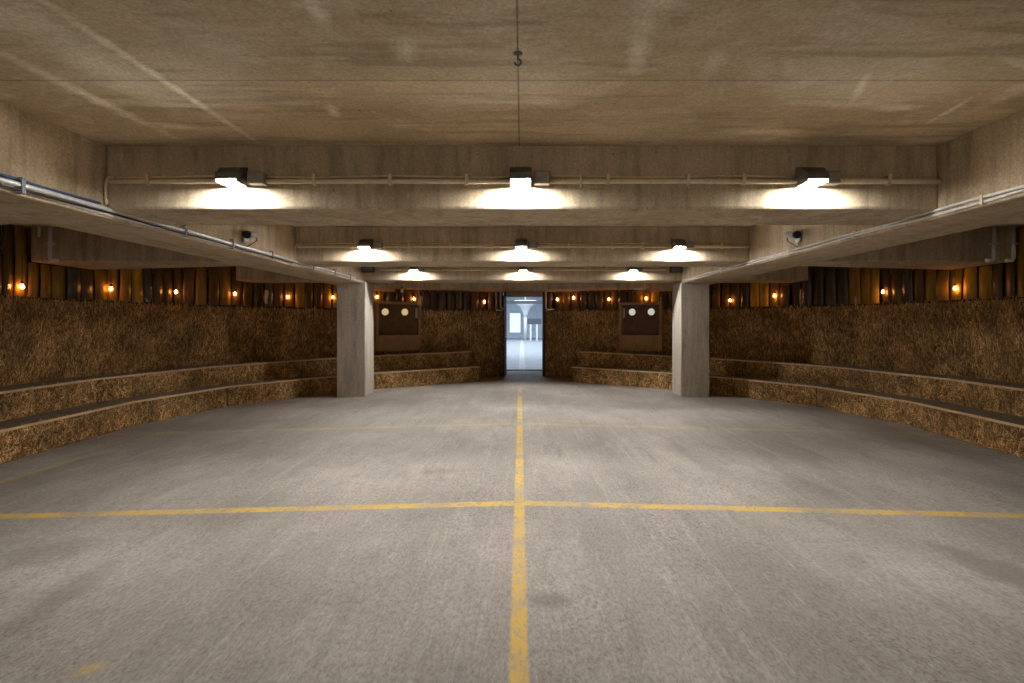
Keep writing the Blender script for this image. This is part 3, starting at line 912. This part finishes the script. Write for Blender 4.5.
# slim pale slips standing in for daylight seen between the strips, and a tag
for (px, py0, py1, lab) in ((266, 290, 304, 'white slip standing in for a daylight glimpse among the dark left strips'), (800.5, 289, 307, 'thin white slip standing in for a daylight gap at the end of the short right beam stub'),
                            (855.5, 296, 306, 'thin white slip standing in for a daylight gap among the amber right strips'), (240, 274, 286, 'small white tag at the end of the short left beam stub')):
    s = -1 if px < VX else 1
    (x, y), i = hit(px, wall_path(s, 1.125))
    if px == 240: y = BF[2]-.02; x = (px-VX)/F*y
    z0 = CAMZ+(VY-py1)*y/F; z1 = CAMZ+(VY-py0)*y/F; ww = {266: .05, 240: .022}.get(px, .016)
    zt = top_at(x, y)
    if px == 240: z0, z1, zt = CB+.08, CB+.30, None
    t = thing('pale_slip', lab, 'slip', (x, y, z0))
    b = MB()
    n = 7
    for q in range(n+1):
        v = q/n; wob_ = .012*math.sin(v*7+px) if px == 266 else 0
        for (e, d) in ((-1, 0), (1, 0), (1, .004), (-1, .004)):
            b.v.append((x+ww*e*(.6+.4*math.sin(v*3.1))+wob_, y-d, z0+(z1-z0)*v))
    for q in range(n):
        for e in range(4):
            k0 = q*4; b.face((k0+e, k0+(e+1) % 4, k0+4+(e+1) % 4, k0+4+e), True)
    b.face((3, 2, 1, 0)); b.face((n*4, n*4+1, n*4+2, n*4+3))
    b.build('slip', M['pale'], t)
    if zt: MB().tube([(x, y-.002, z1-.01), (x, y-.002, zt-.001)], .002, 5).build('string', M['socket'], t)

# ------------------------------------------------------------------ bright hall beyond the doorway
tag(MB().box(-6, 6, 15.81, 52, -.2, -.003).build('floor_hall', M['hallfloor']), 'pale floor with a white centre line beyond the doorway', 'floor', kind='structure')
tag(MB().box(-6, 6, 15.81, 52, 4.2, 4.4).build('ceiling_hall', M['hallwall']), 'pale ceiling of the hall beyond the doorway', 'ceiling', kind='structure')
hw = MB(); hw.box(-6.2, -6, 15.81, 52, -.2, 4.4); hw.box(6, 6.2, 15.81, 52, -.2, 4.4); hw.box(-6, 6, 52, 52.2, -.2, 4.4)
hw.box(-6, -.75, 15.81, 15.9, -.003, 4.2); hw.box(.85, 6, 15.81, 15.9, -.003, 4.2); hw.box(-.75, .85, 15.81, 15.9, 2.3, 4.2)
tag(hw.build('wall_hall', M['hallwall']), 'pale walls of the hall beyond the doorway', 'wall', kind='structure')
t = thing('window_1', 'bright bluish window at the far end of the hall', 'window', (-.55, 51.9, 1.4), None, 'structure')
MB().box(-1.15, -.15, 51.93, 51.98, .55, 2.35).build('pane', M['hallglass'], t)
f = MB(); f.box(-1.25, -1.15, 51.9, 51.995, .45, 2.45); f.box(-.15, -.02, 51.9, 51.995, .45, 2.45); f.box(-1.15, -.15, 51.9, 51.995, 2.35, 2.45); f.box(-1.15, -.15, 51.9, 51.995, .45, .55)
f.build('window_frame', M['hallwall'], t)
t = thing('hall_post', 'white post with a flared head seen through the doorway', 'post', (.28, 46, 0), None)
MB().tube([(.28, 46, 0), (.28, 46, 1.9)], .14, 14).build('shaft', M['hallwhite'], t)
MB().lathe([(.14, 1.9), (.20, 2.2), (.45, 2.75), (.95, 3.1), (.95, 3.3), (.2, 3.3)], (.28, 46, 0), (0, 0, 1), 18).build('flared_head', M['hallwhite'], t)
MB().tube([(.28, 46, 3.3), (.28, 46, 4.195)], .05, 8).build('stem', M['hallwhite'], t)
t = thing('barrier_frame', 'dark-topped frame on two pale legs, right side of the doorway view', 'barrier', (1.0, 44, 0))
MB().box(.45, 1.55, 43.9, 44.1, 1.32, 1.78).build('top_panel', M['halldark'], t, .02)
MB().box(.62, .76, 43.93, 44.07, -.003, 1.32).build('leg', M['hallwhite'], t)
MB().box(1.12, 1.26, 43.93, 44.07, -.003, 1.32).build('leg', M['hallwhite'], t)
t = thing('hall_beam', 'dark steel beam crossing under the hall ceiling, seen at the doorway top', 'beam', (0, 30, 2.7))
MB().box(-5.99, 5.99, 29.9, 30.1, 2.42, 2.58).build('rail', M['halldark'], t)
for x in (-4, -1.6, 1.9, 4):
    MB().tube([(x, 30, 2.58), (x, 30, 4.195)], .02, 6).build('hanger', M['steel'], t)
